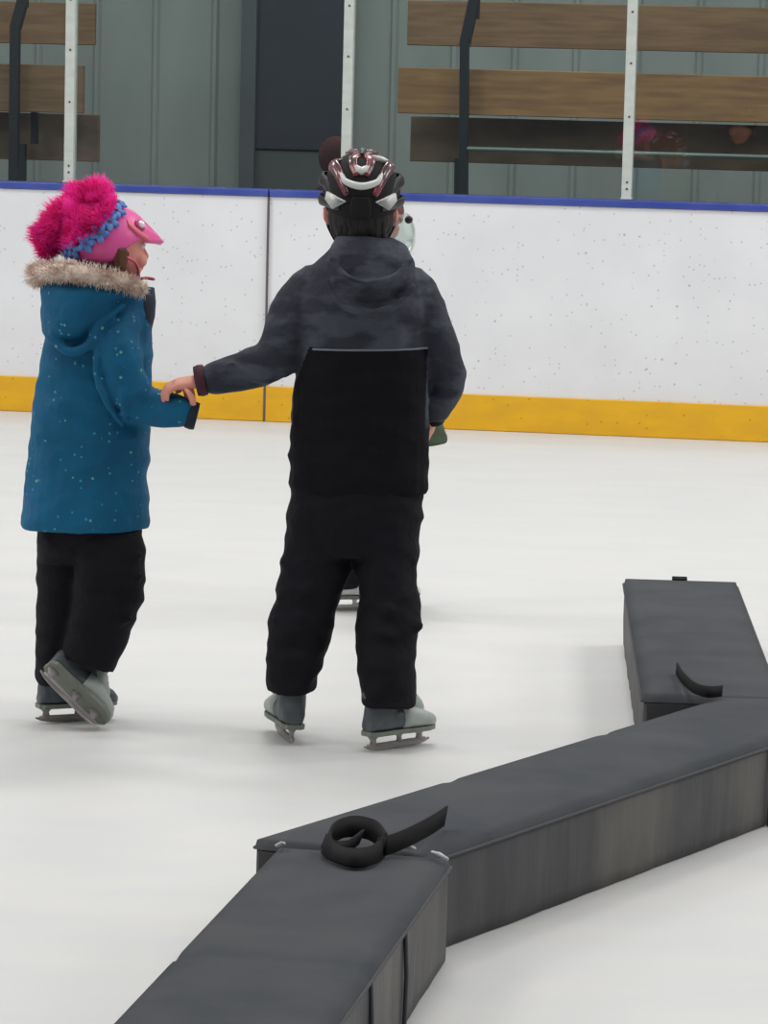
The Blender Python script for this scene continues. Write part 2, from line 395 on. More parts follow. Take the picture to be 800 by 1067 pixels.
# ------------------------------------------------------------------ foam dividers
BW, BHT = .317, .204
def foam(lab, poly, seams, root_at, sides=()):
    """poly: four ground corners, counter-clockwise; top and side parts"""
    root = empty('foam_divider', root_at); tag(root, lab, 'foam divider', 'grey foam dividers on the ice')
    poly = [V((p[0], p[1], 0)) for p in poly]; n = len(poly)
    # a soft block: subdivided sides that sag and pucker a little
    bm = bmesh.new(); top = []; L = []
    per = []
    for i in range(n):
        a, b = poly[i], poly[(i+1) % n]; k = max(2, int((b-a).length/.02))
        out = (b-a).normalized().cross(V((0, 0, 1)))
        for j in range(k): per.append((a.lerp(b, j/k), out, min(j, k-j)/k, (b-a).length))
    zs = [0.002, .03, .08, .13, .165, BHT-.026]
    prev = None; N = len(per)
    for z in zs:
        cur = []
        for p, o, e, ln in per:
            w = (noise.noise(V((p.x*9, p.y*9, z*2)))*.009 + noise.noise(V((p.x*22, p.y*22, z*5)))*.004)*min(1, e*ln*12)*math.sin(PI*min(1, z/BHT*.9+.1)) + .003*math.sin(PI*z/BHT)
            cur.append(bm.verts.new(p+o*w+V((0, 0, z))))
        if prev:
            for i in range(N): bm.faces.new((prev[i], prev[(i+1) % N], cur[(i+1) % N], cur[i]))
        else: bm.faces.new(list(reversed(cur)))
        prev = cur
    bm.faces.new(prev)
    fit(root, obj('side_cover', bm, VSIDE, root))
    # top sheet
    bm = bmesh.new(); a, b, c, d = poly[:4] if n == 4 else (poly[0], poly[1], poly[-2], poly[-1])
    nu, nv = 90, 14; g = []
    for i in range(nu+1):
        r = []
        for j in range(nv+1):
            p = a.lerp(b, i/nu).lerp(d.lerp(c, i/nu), j/nv)
            e = min(i, nu-i, 4)/4*min(j, nv-j, 2)/2
            z = BHT-.010 + .010*min(1, e+.0) + noise.noise(V((p.x*5, p.y*5, 3)))*.004*e
            for sct in seams:
                dd = abs(i/nu-sct); z -= .005*math.exp(-(dd*nu/.8)**2)
            r.append(bm.verts.new(p+V((0, 0, z))))
        g.append(r)
    for i in range(nu):
        for j in range(nv): bm.faces.new((g[i][j], g[i+1][j], g[i+1][j+1], g[i][j+1]))
    # rim of the sheet folded down
    edge = [g[i][0] for i in range(nu+1)]+[g[nu][j] for j in range(1, nv+1)]+[g[i][nv] for i in range(nu-1, -1, -1)]+[g[0][j] for j in range(nv-1, 0, -1)]
    cen = sum((p for p in poly), V())/n
    low = []
    ne = len(edge)
    for k_, v in enumerate(edge):
        tt_ = edge[(k_+1) % ne].co-edge[k_-1].co; tt_.z = 0; oo = tt_.cross(V((0, 0, 1))).normalized()
        if (v.co-cen).dot(oo) < 0: oo = -oo
        q = v.co+oo*.006; q.z = BHT-.028; low.append(bm.verts.new(q))
    m_ = len(edge)
    for i in range(m_): bm.faces.new((edge[i], low[i], low[(i+1) % m_], edge[(i+1) % m_]))
    bmesh.ops.recalc_face_normals(bm, faces=bm.faces)
    tp = obj('top_cover', bm, VTOP, root); fit(root, tp)
    # stitched edging along both long edges, cross seams down the sides
    for (p, q) in ((a, b), (d, c)):
        bm = bmesh.new(); o = (q-p).normalized().cross(V((0, 0, 1)))
        if (p-cen).dot(o) < 0: o = -o
        limb(bm, [p.lerp(q, t/12)+o*.0055+V((0, 0, BHT-.026)) for t in range(13)], [.0036]*13, 8)
        fit(root, obj('stitched_edging', bm, STITCH, root))
        for sct in sides:
            bm = bmesh.new(); m0 = p.lerp(q, sct)+o*.006
            limb(bm, [m0+V((0, 0, .004)), m0+o*.002+V((0, 0, .1)), m0-o*.002+V((0, 0, BHT-.024))], [.004]*3, 8)
            fit(root, obj('side_seam', bm, STITCH, root))
    return root
def frame(x, y, a): u = V((math.cos(a), math.sin(a), 0)); return V((x, y, 0)), u, V((-u.y, u.x, 0))
o1, u1, v1 = frame(-.1781, 6.2462, -1.7439)
o2, u2, v2 = frame(.0444, 6.1416, 1.0023)
o3, u3, v3 = frame(.7016, 9.7976, -1.6134)
def hit(p, d, q, e):                    # intersection of two ground lines
    den = d.x*e.y-d.y*e.x; t = ((q.x-p.x)*e.y-(q.y-p.y)*e.x)/den; return p+d*t
L1, L3 = 1.95, 1.86
near = foam('nearest grey foam divider, running off the bottom of the photo', [o1, o1+u1*L1, o1+u1*L1+v1*BW, o1+v1*BW], [.42], o1+u1*L1/2+v1*BW/2, [.25, .42])
e1 = hit(o2, u2, o1-u1*.006, v1)        # where its near face meets the near divider's end
farL = o2+v2*BW
t3 = o3+u3*(L3+.006)
nl = hit(o2, u2, t3, v3); fl_ = hit(farL, u2, t3, v3)
m1 = o1 - u1*.006 - v1*.0
m1b = hit(farL, -v2, o1-u1*.006, v1)
mid = foam('middle grey foam divider, lying diagonally between the other two', [e1, nl, fl_, farL], [.36, .7], (e1+nl+fl_+farL)/4, [.71])
far = foam('farthest grey foam divider, at the right edge of the photo', [o3, o3+u3*L3, o3+u3*L3+v3*BW, o3+v3*BW], [.5, .71], o3+u3*L3/2+v3*BW/2, [])
def end_sheet(root, p, q, out, m=VEND, z0=.012, z1=BHT-.03):
    bm = bmesh.new(); d = (q-p); box(bm, (p+q)/2+out*.005+V((0, 0, (z0+z1)/2)), d.normalized(), out, V((0, 0, 1)), d.length/2-.006, .002, (z1-z0)/2)
    bevel(bm, .0015, 1)
    fit(root, obj('end_flap_and_shade', bm, m, root))
end_sheet(far, o3+u3*L3, o3+u3*L3+v3*.19, u3)
end_sheet(mid, farL, farL.lerp(e1, .3), (farL-e1).cross(V((0, 0, 1))).normalized()*(1 if (farL-e1).cross(V((0, 0, 1))).dot(u2) < 0 else -1))  # dark sheet painted in for the shade on this end face
# webbing straps
def strap(root, name, pts, wv, w, th=.004, m=BLACKW):
    bm = bmesh.new(); ribbon(bm, pts, wv, w, th); bmesh.ops.recalc_face_normals(bm, faces=bm.faces); fit(root, obj(name, bm, m, root))
z = BHT
TT = lambda x, y, h=0.0: G(x, y, BHT+.006+h)
strap(mid, 'strap', [TT(392, 884, .016), TT(412, 878, .018), TT(434, 868, .022), TT(452, 858, .022), TT(464, 850, .018)], V((.15, .45, .85)), .02)
strap(mid, 'strap', [TT(402, 880, .020), TT(390, 866, .026), TT(368, 861, .028), TT(350, 866, .026), TT(340, 878, .020), TT(348, 888, .014), TT(368, 894, .014), TT(388, 891, .014), TT(400, 882, .012)], [V((0, .5, .85)), V((0, .3, .9)), V((0, .6, .75)), V((.1, .5, .8)), V((.3, .5, .7)), V((.2, .8, .5)), V((0, .8, .6)), V((0, .7, .7)), V((0, .6, .8))], .021, .006)
strap(near, 'strap', [TT(338, 876, .010), TT(348, 884, .012), TT(362, 882, .016), TT(376, 872, .020)], V((.3, .6, .7)), .016, .005)
strap(far, 'strap', [TT(752, 720, .010), TT(738, 721, .012), TT(724, 717, .013), TT(712, 707, .013), TT(705, 696, .010)], V((.1, .5, .85)), .014)
strap(far, 'strap', [o3+v3*.155+V((0, 0, BHT-.004))+u3*.03, o3+v3*.155+V((0, 0, BHT))+u3*.004, o3+v3*.155-u3*.010+V((0, 0, BHT-.010)), o3+v3*.155-u3*.010+V((0, 0, BHT-.06))], v3, .021)
for (xa, ya, xb, yb) in ((450, 888, 466, 895), (418, 882, 432, 884), (288, 881, 296, 879)):
    bm = bmesh.new(); limb(bm, [TT(xa, ya, -.004), TT((xa+xb)/2, (ya+yb)/2-1, .001), TT(xb, yb, -.006)], [.003, .0045, .003], 8); fit(near, obj('frayed_edge', bm, FRAY, near))

# ------------------------------------------------------------------ people: shared builders
def hand(bm, wrist, d, palm_n, size=.13, curl=.5, thumb_side=1, spread=.18):
    """palm with five fingers; d points out along the palm, palm_n is the way the palm faces"""
    d = V(d).normalized(); pn = V(palm_n); pn = (pn-d*pn.dot(d)).normalized(); s = d.cross(pn).normalized()*thumb_side
    k = size/.13; pl = .068*k
    loft(bm, [(wrist-d*.02*k, s*.019*k, pn*.015*k), (wrist, s*.02*k, pn*.015*k), (wrist+d*pl*.35, s*.028*k, pn*.015*k), (wrist+d*pl*.8, s*.031*k, pn*.014*k), (wrist+d*pl, s*.029*k, pn*.010*k)], 14)
    for i, (off, ln) in enumerate(((.023, .056), (.0085, .062), (-.0075, .058), (-.0225, .045))):
        base = wrist+d*pl*.9+s*off*k; dd = (d+s*off*spread/.02*.3).normalized(); pts = [base-dd*.015*k]; cur = base; rr = [.0088*k]
        ax = s.normalized(); a = 0
        for j, fr in enumerate((.45, .32, .23)):
            a += curl*(.55+.35*j); e = (dd*math.cos(a)+pn*math.sin(a)).normalized()
            pts.append(cur.copy()); rr.append(.0085*k-.0006*j*k); cur = cur+e*ln*k*fr
        pts.append(cur); rr.append(.0065*k); limb(bm, pts, rr, 10)
    b0 = wrist+d*pl*.18+s*.02*k
    limb(bm, [b0-s*.008*k, b0+s*.018*k+d*.018*k+pn*.008*k, b0+s*.024*k+d*.038*k+pn*.02*k, b0+s*.02*k+d*.052*k+pn*.028*k], [.012*k, .011*k, .009*k, .0075*k], 10)

def head(bm, c, f, r=.088, up=V((0, 0, 1))):
    """head with brow, nose, lips, chin and ears; c = centre, f = where it faces"""
    f = V(f).normalized(); s = f.cross(up).normalized(); u = s.cross(f).normalized()
    R = Matrix((f, -s, u)).transposed()
    ell(bm, c+u*.018, r*1.02, r*.86, r*1.0, R, 24)
    loft(bm, [(c+f*a+u*b, -s*w, f*t) for a, b, w, t in ((.012, .02, r*.82, r*.85), (.02, -.03, r*.74, r*.74), (.028, -.065, r*.56, r*.56), (.034, -.09, r*.36, r*.36), (.036, -.098, r*.2, r*.2))], 20)
    ell(bm, c+f*r*.86-u*.05, .014, .022, .012, R, 12)                       # mouth mound
    ell(bm, c+f*r*.80-u*.084, .016, .018, .013, R, 12)                      # chin
    limb(bm, [c+f*r*.93+u*.008, c+f*(r*1.02)-u*.010, c+f*(r*1.10)-u*.024], [.006, .008, .0105], 10)   # nose
    ell(bm, c+f*r*.98-u*.027, .008, .014, .007, R, 10)
    ell(bm, c+f*r*.86+u*.03, .012, .045, .008, R, 12)                       # brow
    for k in (-1, 1):
        ell(bm, c+f*r*.72-u*.03+s*.042*k, .02, .018, .02, R, 12)            # cheeks
        ell(bm, c-f*.004-u*.012+s*(r*.86)*k, .014, .009, .024, R, 12)       # ears
        ell(bm, c-f*.012-u*.008+s*(r*.93)*k, .010, .006, .020, R, 12)
    return R, s, u
def face(root, c, f, r=.088, part=fit):
    f = V(f).normalized(); s = f.cross(V((0, 0, 1))).normalized(); u = s.cross(f)
    R = Matrix((f, -s, u)).transposed()
    for k in (-1, 1):
        bm = bmesh.new(); ell(bm, c+f*r*.82+u*.006+s*.032*k, .009, .014, .009, R, 14); e = obj('eye', bm, EYEW, root); fit(root, e)
        bm = bmesh.new(); ell(bm, c+f*(r*.82+.006)+u*.006+s*.032*k, .004, .006, .006, R, 12); i = obj('iris', bm, EYED, e); i.data.transform(Matrix.Translation(-root.location))
    bm = bmesh.new(); limb(bm, [c+f*(r*.92)+s*x-u*(.051-abs(x)*.1) for x in (-.018, -.009, 0, .009, .018)], [.003, .0045, .0045, .0045, .003], 8); fit(root, obj('lips', bm, LIP, root))

def skate(root, name, org, fw, up, L=.225, light=BOOTL, dark=BOOTD, holder=HOLD, sole=SOLEM, style='hockey', shaft=.2, lean=V((0, 0, 0))):
    """org: blade contact point below the ankle; fw: toe direction"""
    fw = V(fw).normalized(); up = V(up); up = (up-fw*up.dot(fw)).normalized(); sd = up.cross(fw).normalized(); k = L/.225
    T = Matrix((fw, sd, up)).transposed().to_4x4(); T.translation = V(org)
    q = lambda x, y, z: T @ V((x*k, y*k, z*k))
    vec = lambda x, y, z: (T.to_3x3() @ V((x*k, y*k, z*k)))
    SH = .048                                      # underside of the boot
    bm = bmesh.new()
    prof = [(-.068, .020, .028, .07), (-.055, .030, .060, .085), (-.02, .033, .066, .1), (.03, .036, .060, .075), (.075, .041, .050, .055), (.115, .040, .040, .044), (.142, .032, .030, .036), (.154, .018, .016, .028)]
    # along the foot: (x, half width, height, ...)
    rings = []
    for x, w, h, _ in prof: rings.append((q(x, 0, SH+h/2+.002), vec(0, w, 0), vec(0, 0, h/2)))
    loft(bm, rings, 18, .8)
    sh = [(-.022, SH+.01, .048, .032), (-.020, SH+.05, .050, .036), (-.018, SH+.085, .046, .035), (-.020, SH+.12, .048, .038), (-.024, SH+shaft*.72, .052, .042)]
    loft(bm, [(q(x, 0, zz), vec(a, 0, 0), vec(0, b, 0)) for x, zz, a, b in sh], 18)
    limb(bm, [q(.008, 0, SH+.12), q(.03, 0, SH+.075), q(.07, 0, SH+.05)], [.026*k, .028*k, .024*k], 14)
    boot = solid(name, bm, dark, root, .0045, 3); fit(root, boot)
    off = -root.location
    def sub(nm, b, m, smooth=True):
        o = obj(nm, b, m, boot, smooth); o.data.transform(Matrix.Translation(off)); return o
    bm = bmesh.new()                               # lighter toe and vamp
    rings = []
    for x, w, h in ((.034, .038, .068), (.055, .0415, .066), (.085, .0435, .058), (.118, .0425, .044), (.144, .034, .033), (.157, .019, .018)):
        rings.append((q(x, 0, SH+h/2+.002), vec(0, w, 0), vec(0, 0, h/2+.001)))
    loft(bm, rings, 18, .8); sub('toe_cap', bm, light)
    bm = bmesh.new()                               # tongue
    limb(bm, [q(.030, 0, SH+.15), q(.036, 0, SH+.115), q(.064, 0, SH+.082), (q(.098, 0, SH+.052))], [.026*k, .028*k, .030*k, .026*k], 14, 1.0, sd); sub('tongue', bm, light)
    bm = bmesh.new()
    for i in range(6):
        t = i/5; c = q(.054+.046*t, 0, SH+.122-.056*t)
        a, b = vec(0, .022, -.006), vec(0, -.022, -.006)
        limb(bm, [c+a, c+vec(.004, 0, .007), c+b+vec(.006, 0, 0)], [.0035*k]*3, 6)
        limb(bm, [c+b, c+vec(.004, 0, .007), c+a+vec(.006, 0, 0)], [.0035*k]*3, 6)
    sub('laces', bm, LACE)
    bm = bmesh.new()                               # outsole
    out = [(-.07, .018), (-.055, .03), (-.02, .030), (.03, .032), (.08, .039), (.12, .038), (.148, .026), (.158, .012)]
    lo = [];hi = []
    pts = [(x, w) for x, w in out]+[(x, -w) for x, w in reversed(out)]
    lo = [bm.verts.new(q(x, w, SH-.006)) for x, w in pts]; hi = [bm.verts.new(q(x, w*1.03, SH+.006)) for x, w in pts]
    n = len(pts)
    for i in range(n): bm.faces.new((lo[i], lo[(i+1) % n], hi[(i+1) % n], hi[i]))
    bm.faces.new(lo); bm.faces.new(hi); bmesh.ops.recalc_face_normals(bm, faces=bm.faces)
    sub('outsole', bm, sole, False)
    bm = bmesh.new()                               # blade holder: towers and a bridge
    for x, w in ((-.045, .013), (.045, .010), (.115, .013)):
        loft(bm, [(q(x, 0, SH-.004), vec(w*1.6, 0, 0), vec(0, .014, 0)), (q(x, 0, SH-.018), vec(w*.7, 0, 0), vec(0, .006, 0)), (q(x, 0, .013), vec(w*.9, 0, 0), vec(0, .0045, 0))], 12)
    box(bm, q(.035, 0, .0155), vec(1, 0, 0).normalized(), vec(0, 1, 0).normalized(), vec(0, 0, 1).normalized(), .098*k, .0040*k, .004*k)
    sub('blade_holder', bm, holder)
    bm = bmesh.new()                               # rockered steel
    th = .0018; lower = []; n = 14; A = []; B = []
    for i in range(n+1):
        t = i/n; x = -.075+.225*t; zz = .0005+.012*abs(2*t-1)**5
        A.append((bm.verts.new(q(x, th, zz)), bm.verts.new(q(x, -th, zz)))); B.append((bm.verts.new(q(x, th, .0165)), bm.verts.new(q(x, -th, .0165))))
    for i in range(n):
        bm.faces.new((A[i][0], A[i+1][0], B[i+1][0], B[i][0])); bm.faces.new((A[i][1], B[i][1], B[i+1][1], A[i+1][1]))
        bm.faces.new((A[i][0], A[i][1], A[i+1][1], A[i+1][0])); bm.faces.new((B[i][0], B[i+1][0], B[i+1][1], B[i][1]))
    bm.faces.new((A[0][0], B[0][0], B[0][1], A[0][1])); bm.faces.new((A[n][0], A[n][1], B[n][1], B[n][0]))
    bmesh.ops.recalc_face_normals(bm, faces=bm.faces); sub('blade', bm, BLADE, False)
    return q(-.018, 0, SH+.06)                     # ankle point

def shell(c, R, rx, ry, rz, bottom, push=None, th=.012, nu=56, nv=20):
    """open helmet shell; bottom(az) gives how far down (in units of rz) it reaches; az 0 = front"""
    bm = bmesh.new(); g = []; top = None
    for j in range(nv+1):
        r = []
        for i in range(nu):
            az = 2*PI*i/nu; zb = bottom(az); pb = math.acos(max(-1, min(1, zb))); ph = pb*(j/nv)
            if j == 0: ph = .02
            p = V((math.sin(ph)*math.cos(az)*rx, math.sin(ph)*math.sin(az)*ry, math.cos(ph)*rz))
            if push: p = push(az, j/nv, p)
            r.append(bm.verts.new(V(c)+R @ p))
        g.append(r)
    bm.faces.new(g[0])
    for j in range(nv):
        for i in range(nu): bm.faces.new((g[j][i], g[j+1][i], g[j+1][(i+1) % nu], g[j][(i+1) % nu]))
    bmesh.ops.recalc_face_normals(bm, faces=bm.faces)
    return bm, g
def add_solidify(bm, th):
    bmesh.ops.recalc_face_normals(bm, faces=bm.faces)
    inner = bmesh.ops.solidify(bm, geom=bm.faces[:], thickness=th)

def lower_slots(o, fn):
    for p in o.data.polygons:
        p.material_index = fn(p.center)

HANDY = 8.27            # depth at which the two gloveless hands meet
HM = P(196, 404, HANDY)

# ------------------------------------------------------------------ the child in black (seen from behind)
D = 8.28
groot = G(352, 778)
boy = empty('person', groot)
tag(boy, 'child seen from behind in dark jacket, black snow trousers and vented bike helmet', 'person')
hc = P(376, 220, D+.01)                       # head centre
# skates first: they fix the ankles
gl_, gr_ = G(299, 772), G(402, 781)
yl = gl_.y; yr = gr_.y
ankL = skate(boy, 'ice_skate', gl_, V((-.24, .97, 0)), V((.06, 0, 1)), .215, shaft=.15)
ankR = skate(boy, 'ice_skate', gr_+V((.0, 0, 0)), V((.74, .67, 0)), V((-.02, 0, 1)), .212, shaft=.125)
# body
bm = bmesh.new()
head(bm, hc, V((.02, 1, 0)), .092)
limb(bm, [hc+V((0, -.01, -.05)), P(376, 262, D), P(376, 285, D)], [.05, .048, .06])
loft(bm, [row(y, a, b, D, h) for y, a, b, h in ((270, 355, 398, .05), (290, 328, 425, .07), (320, 322, 432, .085), (380, 326, 430, .085), (440, 325, 428, .08), (490, 318, 432, .09), (520, 316, 434, .09), (545, 330, 420, .07))], 20)
shL, elL, wrL = P(330, 300, D), P(284, 376, D-.02), P(212, 397, HANDY)
shR, elR, wrR = P(424, 300, D), P(459, 386, D+.03), P(450, 425, D+.12)
limb(bm, [shL, elL, wrL], [.045, .034, .022]); limb(bm, [shR, elR, wrR], [.042, .026, .02])
hpL, knL = P(338, 530, D), P(316, 625, (D+yl)/2+.01)
hpR, knR = P(404, 530, D), P(404, 640, (D+yr)/2+.02)
limb(bm, [hpL, knL, ankL], [.07, .045, .022]); limb(bm, [hpR, knR, ankR], [.07, .045, .022])
hand(bm, wrL, P(176, 401, HANDY-.005)-wrL, V((-.1, .15, -1)), .135, .62, -1)
hand(bm, wrR, P(446, 452, D+.13)-wrR, V((-1, .3, 0)), .13, .5, 1)
fit(boy, solid('body', bm, SKIN, boy, .0045, 2)); face(boy, hc, V((.02, 1, 0)), .092)
# hair under the helmet
bm = bmesh.new()
ell(bm, hc+V((0, -.022, -.012)), .079, .075, .085, None, 22)
ell(bm, P(376, 240, D-.045), .062, .035, .04)
fit(boy, solid('hair', bm, HAIRD, boy, .005, 2, folds(.004, 60, 12)))
# trousers
bm = bmesh.new()
dL = lambda t: D+(yl-D)*t; dR = lambda t: D+(yr-D)*t
loft(bm, [row(y, a, b, D, h) for y, a, b, h in ((478, 318, 432, .10), (500, 304, 441, .115), (525, 300, 441, .12), (550, 299, 440, .118), (575, 299, 437, .105))], 28, .85)
loft(bm, [row(y, a, b, dL(t), h) for y, a, b, h, t in ((520, 302, 372, .105, 0), (560, 298, 370, .10, .1), (590, 292, 366, .095, .2), (610, 288, 362, .09, .3), (625, 288, 356, .088, .4), (640, 281, 350, .088, .5), (665, 279, 344, .086, .6), (690, 277, 337, .082, .8), (708, 277, 331, .08, .9), (719, 280, 327, .077, 1))], 24, .9)
loft(bm, [row(y, a, b, dR(t), h) for y, a, b, h, t in ((520, 368, 440, .105, 0), (560, 368, 438, .10, .1), (590, 369, 435, .095, .2), (615, 372, 436, .09, .3), (635, 372, 438, .09, .4), (648, 371, 440, .09, .5), (662, 371, 434, .086, .6), (690, 372, 433, .084, .8), (715, 374, 434, .08, .9), (734, 379, 432, .077, 1))], 24, .9)
for xa, ya, xb, yb, yy in ((288, 622, 350, 606, dL(.35)), (282, 646, 345, 634, dL(.5)), (371, 628, 437, 640, dR(.4)), (372, 668, 440, 652, dR(.5)), (292, 585, 345, 575, dL(.15)), (374, 600, 436, 586, dR(.2))):
    a, b = P(xa+6, ya, yy-.045), P(xb-6, yb, yy-.045); limb(bm, [a, a.lerp(b, .5)+V((0, -.035, 0)), b], [.014, .02, .014], 10)
fit(boy, solid('snow_trousers', bm, BLK, boy, .006, 4, folds(.008, 7, 14, 3)))
# jacket
bm = bmesh.new()
loft(bm, [row(y, a, b, D, h) for y, a, b, h in ((252, 349, 405, .06), (266, 338, 420, .075), (280, 322, 434, .09), (296, 312, 444, .10), (320, 306, 450, .108), (345, 308, 448, .112), (365, 309, 446, .115), (400, 306, 447, .118), (440, 303, 447, .12), (475, 301, 447, .122), (495, 301, 446, .124), (508, 302, 446, .122), (513, 304, 445, .118))], 30, .85)
tube(bm, [P(326, 298, D), P(306, 330, D-.005), P(287, 370, D-.02), P(262, 384, HANDY), P(236, 391, HANDY), P(219, 395, HANDY)], [.056, .062, .056, .048, .042, .036], 18, 6, .95)
tube(bm, [P(428, 300, D), P(444, 335, D), P(458, 372, D+.01), P(466, 393, D+.03), P(458, 415, D+.09), P(451, 430, D+.12)], [.058, .06, .054, .048, .042, .036], 18, 6, .95)
# hood lying on the back
loft(bm, [row(y, a, b, D-.055, h) for y, a, b, h in ((246, 352, 412, .045), (256, 344, 424, .062), (272, 340, 432, .078), (292, 341, 434, .09), (310, 348, 428, .082), (324, 360, 416, .058), (332, 374, 402, .03))], 24)
tube(bm, [P(346, 270, D-.13), P(362, 288, D-.155), P(386, 294, D-.16), P(412, 288, D-.15), P(428, 270, D-.12)], .008, 10)
tube(bm, [P(340, 292, D-.11), P(352, 314, D-.14), P(382, 326, D-.15), P(412, 318, D-.14), P(430, 298, D-.12)], .009, 10)
for pts in ([(300, 345), (318, 352), (330, 345)], [(276, 378), (292, 388), (306, 384)], [(240, 382), (262, 392), (280, 394)]):
    tube(bm, [P(x, y, D-.05) for x, y in pts], .012, 8)
jk = solid('jacket', bm, [CAMO, BLK2], boy, .0055, 3, folds(.006, 8, 14, 1)); fit(boy, jk)
sl, sr = P(324, 361, D), P(447, 361, D); zseam = (sl.z+sr.z)/2
a1, a2 = P(322, 361, D)-groot, P(306, 404, D)-groot
b1, b2 = P(445, 361, D)-groot, P(443, 440, D)-groot
def slot(c):
    if c.z > zseam-groot.z: return 0
    tl = (c.z-a1.z)/(a2.z-a1.z); xl = a1.x+(a2.x-a1.x)*min(tl, 1.0)
    xr = b1.x+(b2.x-b1.x)*max(0, min(1, (c.z-b1.z)/(b2.z-b1.z)))
    if c.z < P(400, 443, D).z-groot.z: return 1
    return 1 if xl < c.x < xr else 0
lower_slots(jk, slot)
# pale line where the two fabrics meet
from mathutils.bvhtree import BVHTree
def piping(root, target, x0, x1, py, name, m, r=.0026, y=D, n=26, py2=None):
    bv = BVHTree.FromPolygons([v.co.copy() for v in target.data.vertices], [p.vertices[:] for p in target.data.polygons])
    pts = []
    for i in range(n):
        px = x0+(x1-x0)*i/(n-1); pyy = py+((py2 if py2 is not None else py)-py)*i/(n-1); p = P(px, pyy, y)-root.location; o = V((p.x, p.y-1, p.z))
        h = bv.ray_cast(o, V((0, 1, 0)))[0]
        if h: pts.append(h+V((0, -.001, 0)))
    bm = bmesh.new(); limb(bm, pts, [r]*len(pts), 8); return obj(name, bm, m, root)
piping(boy, jk, 327, 445, 361, 'seam_piping', PIPE)
bm = bmesh.new(); cd = (P(200, 398, HANDY)-P(216, 395, HANDY)).normalized(); cc = P(209, 396.5, HANDY)
u_ = cd.cross(V((0, 1, 0))).normalized()
loft(bm, [(cc-cd*.012, u_*.037, V((0, .035, 0))), (cc, u_*.039, V((0, .037, 0))), (cc+cd*.012, u_*.036, V((0, .034, 0))), (cc+cd*.013, u_*.026, V((0, .024, 0)))], 20); fit(boy, obj('cuff', bm, CUFFM, boy))
bm = bmesh.new(); cc = P(450, 432, D+.125); cd = (P(449, 440, D+.14)-P(452, 420, D+.1)).normalized(); u_ = cd.cross(V((0, 1, 0))).normalized()
loft(bm, [(cc-cd*.01, u_*.036, cd.cross(u_)*.035), (cc+cd*.01, u_*.034, cd.cross(u_)*.033)], 20); fit(boy, obj('cuff', bm, BLK2, boy))

# bike helmet: vented shell
HR = Matrix(((0.02, 1, 0), (-1, .02, 0), (0, 0, 1))).transposed()      # local x = forward (away), y = left
HR = Matrix((V((0, 1, 0)), V((-1, 0, 0)), V((0, 0, 1)))).transposed()
hcc = P(376.5, 200, D+.005)
def hb(az):     # front, side, back reach
    c = math.cos(az); return -.46 + .30*max(0, c)**2 - .26*max(0, -c)**3
RX, RY, RZ = .122, .0965, .102
HTILT = Matrix.Rotation(math.radians(-4), 3, 'Y')
HRt = HR @ HTILT
bm, g = shell(hcc, HRt, RX-.004, RY-.003, RZ-.005, hb)
add_solidify(bm, .008)
hel = obj('bike_helmet', bm, FOAM, boy); fit(boy, hel)
# raised ribs over the dark liner, leaving vents between them
def rib(angs, w, m, name, th=.014, r0=1.0, taper=.5):
    """angs: list of (azimuth, polar) points on the helmet"""
    pts = []; nn = []
    for az, ph in angs:
        p = V((math.sin(ph)*math.cos(az)*RX, math.sin(ph)*math.sin(az)*RY, math.cos(ph)*RZ))*r0
        pts.append(V(hcc)+HRt @ p)
        nn.append((HRt @ V((p.x/RX**2, p.y/RY**2, p.z/RZ**2))).normalized())
    q = spline(pts, 6); nq = spline(nn, 6); n = len(q); prev = None; bm = bmesh.new()
    for i in range(n):
        t = (q[min(i+1, n-1)]-q[max(i-1, 0)]).normalized(); no = nq[i].normalized(); a = t.cross(no).normalized()
        ww = w*(1-taper*abs(2*i/(n-1)-1)**2)
        cur = [bm.verts.new(q[i]+a*ww*x+no*th*y) for x, y in ((-1, -.7), (-1, -.05), (-.75, .15), (0, .3), (.75, .15), (1, -.05), (1, -.7))]
        if prev:
            for k in range(7): bm.faces.new((prev[k], prev[(k+1) % 7], cur[(k+1) % 7], cur[k]))
        else: bm.faces.new(list(reversed(cur)))
        prev = cur
    bm.faces.new(prev); bmesh.ops.recalc_face_normals(bm, faces=bm.faces)
    o = obj(name, bm, m, hel); o.data.transform(Matrix.Translation(-groot)); return o
A_ = math.radians
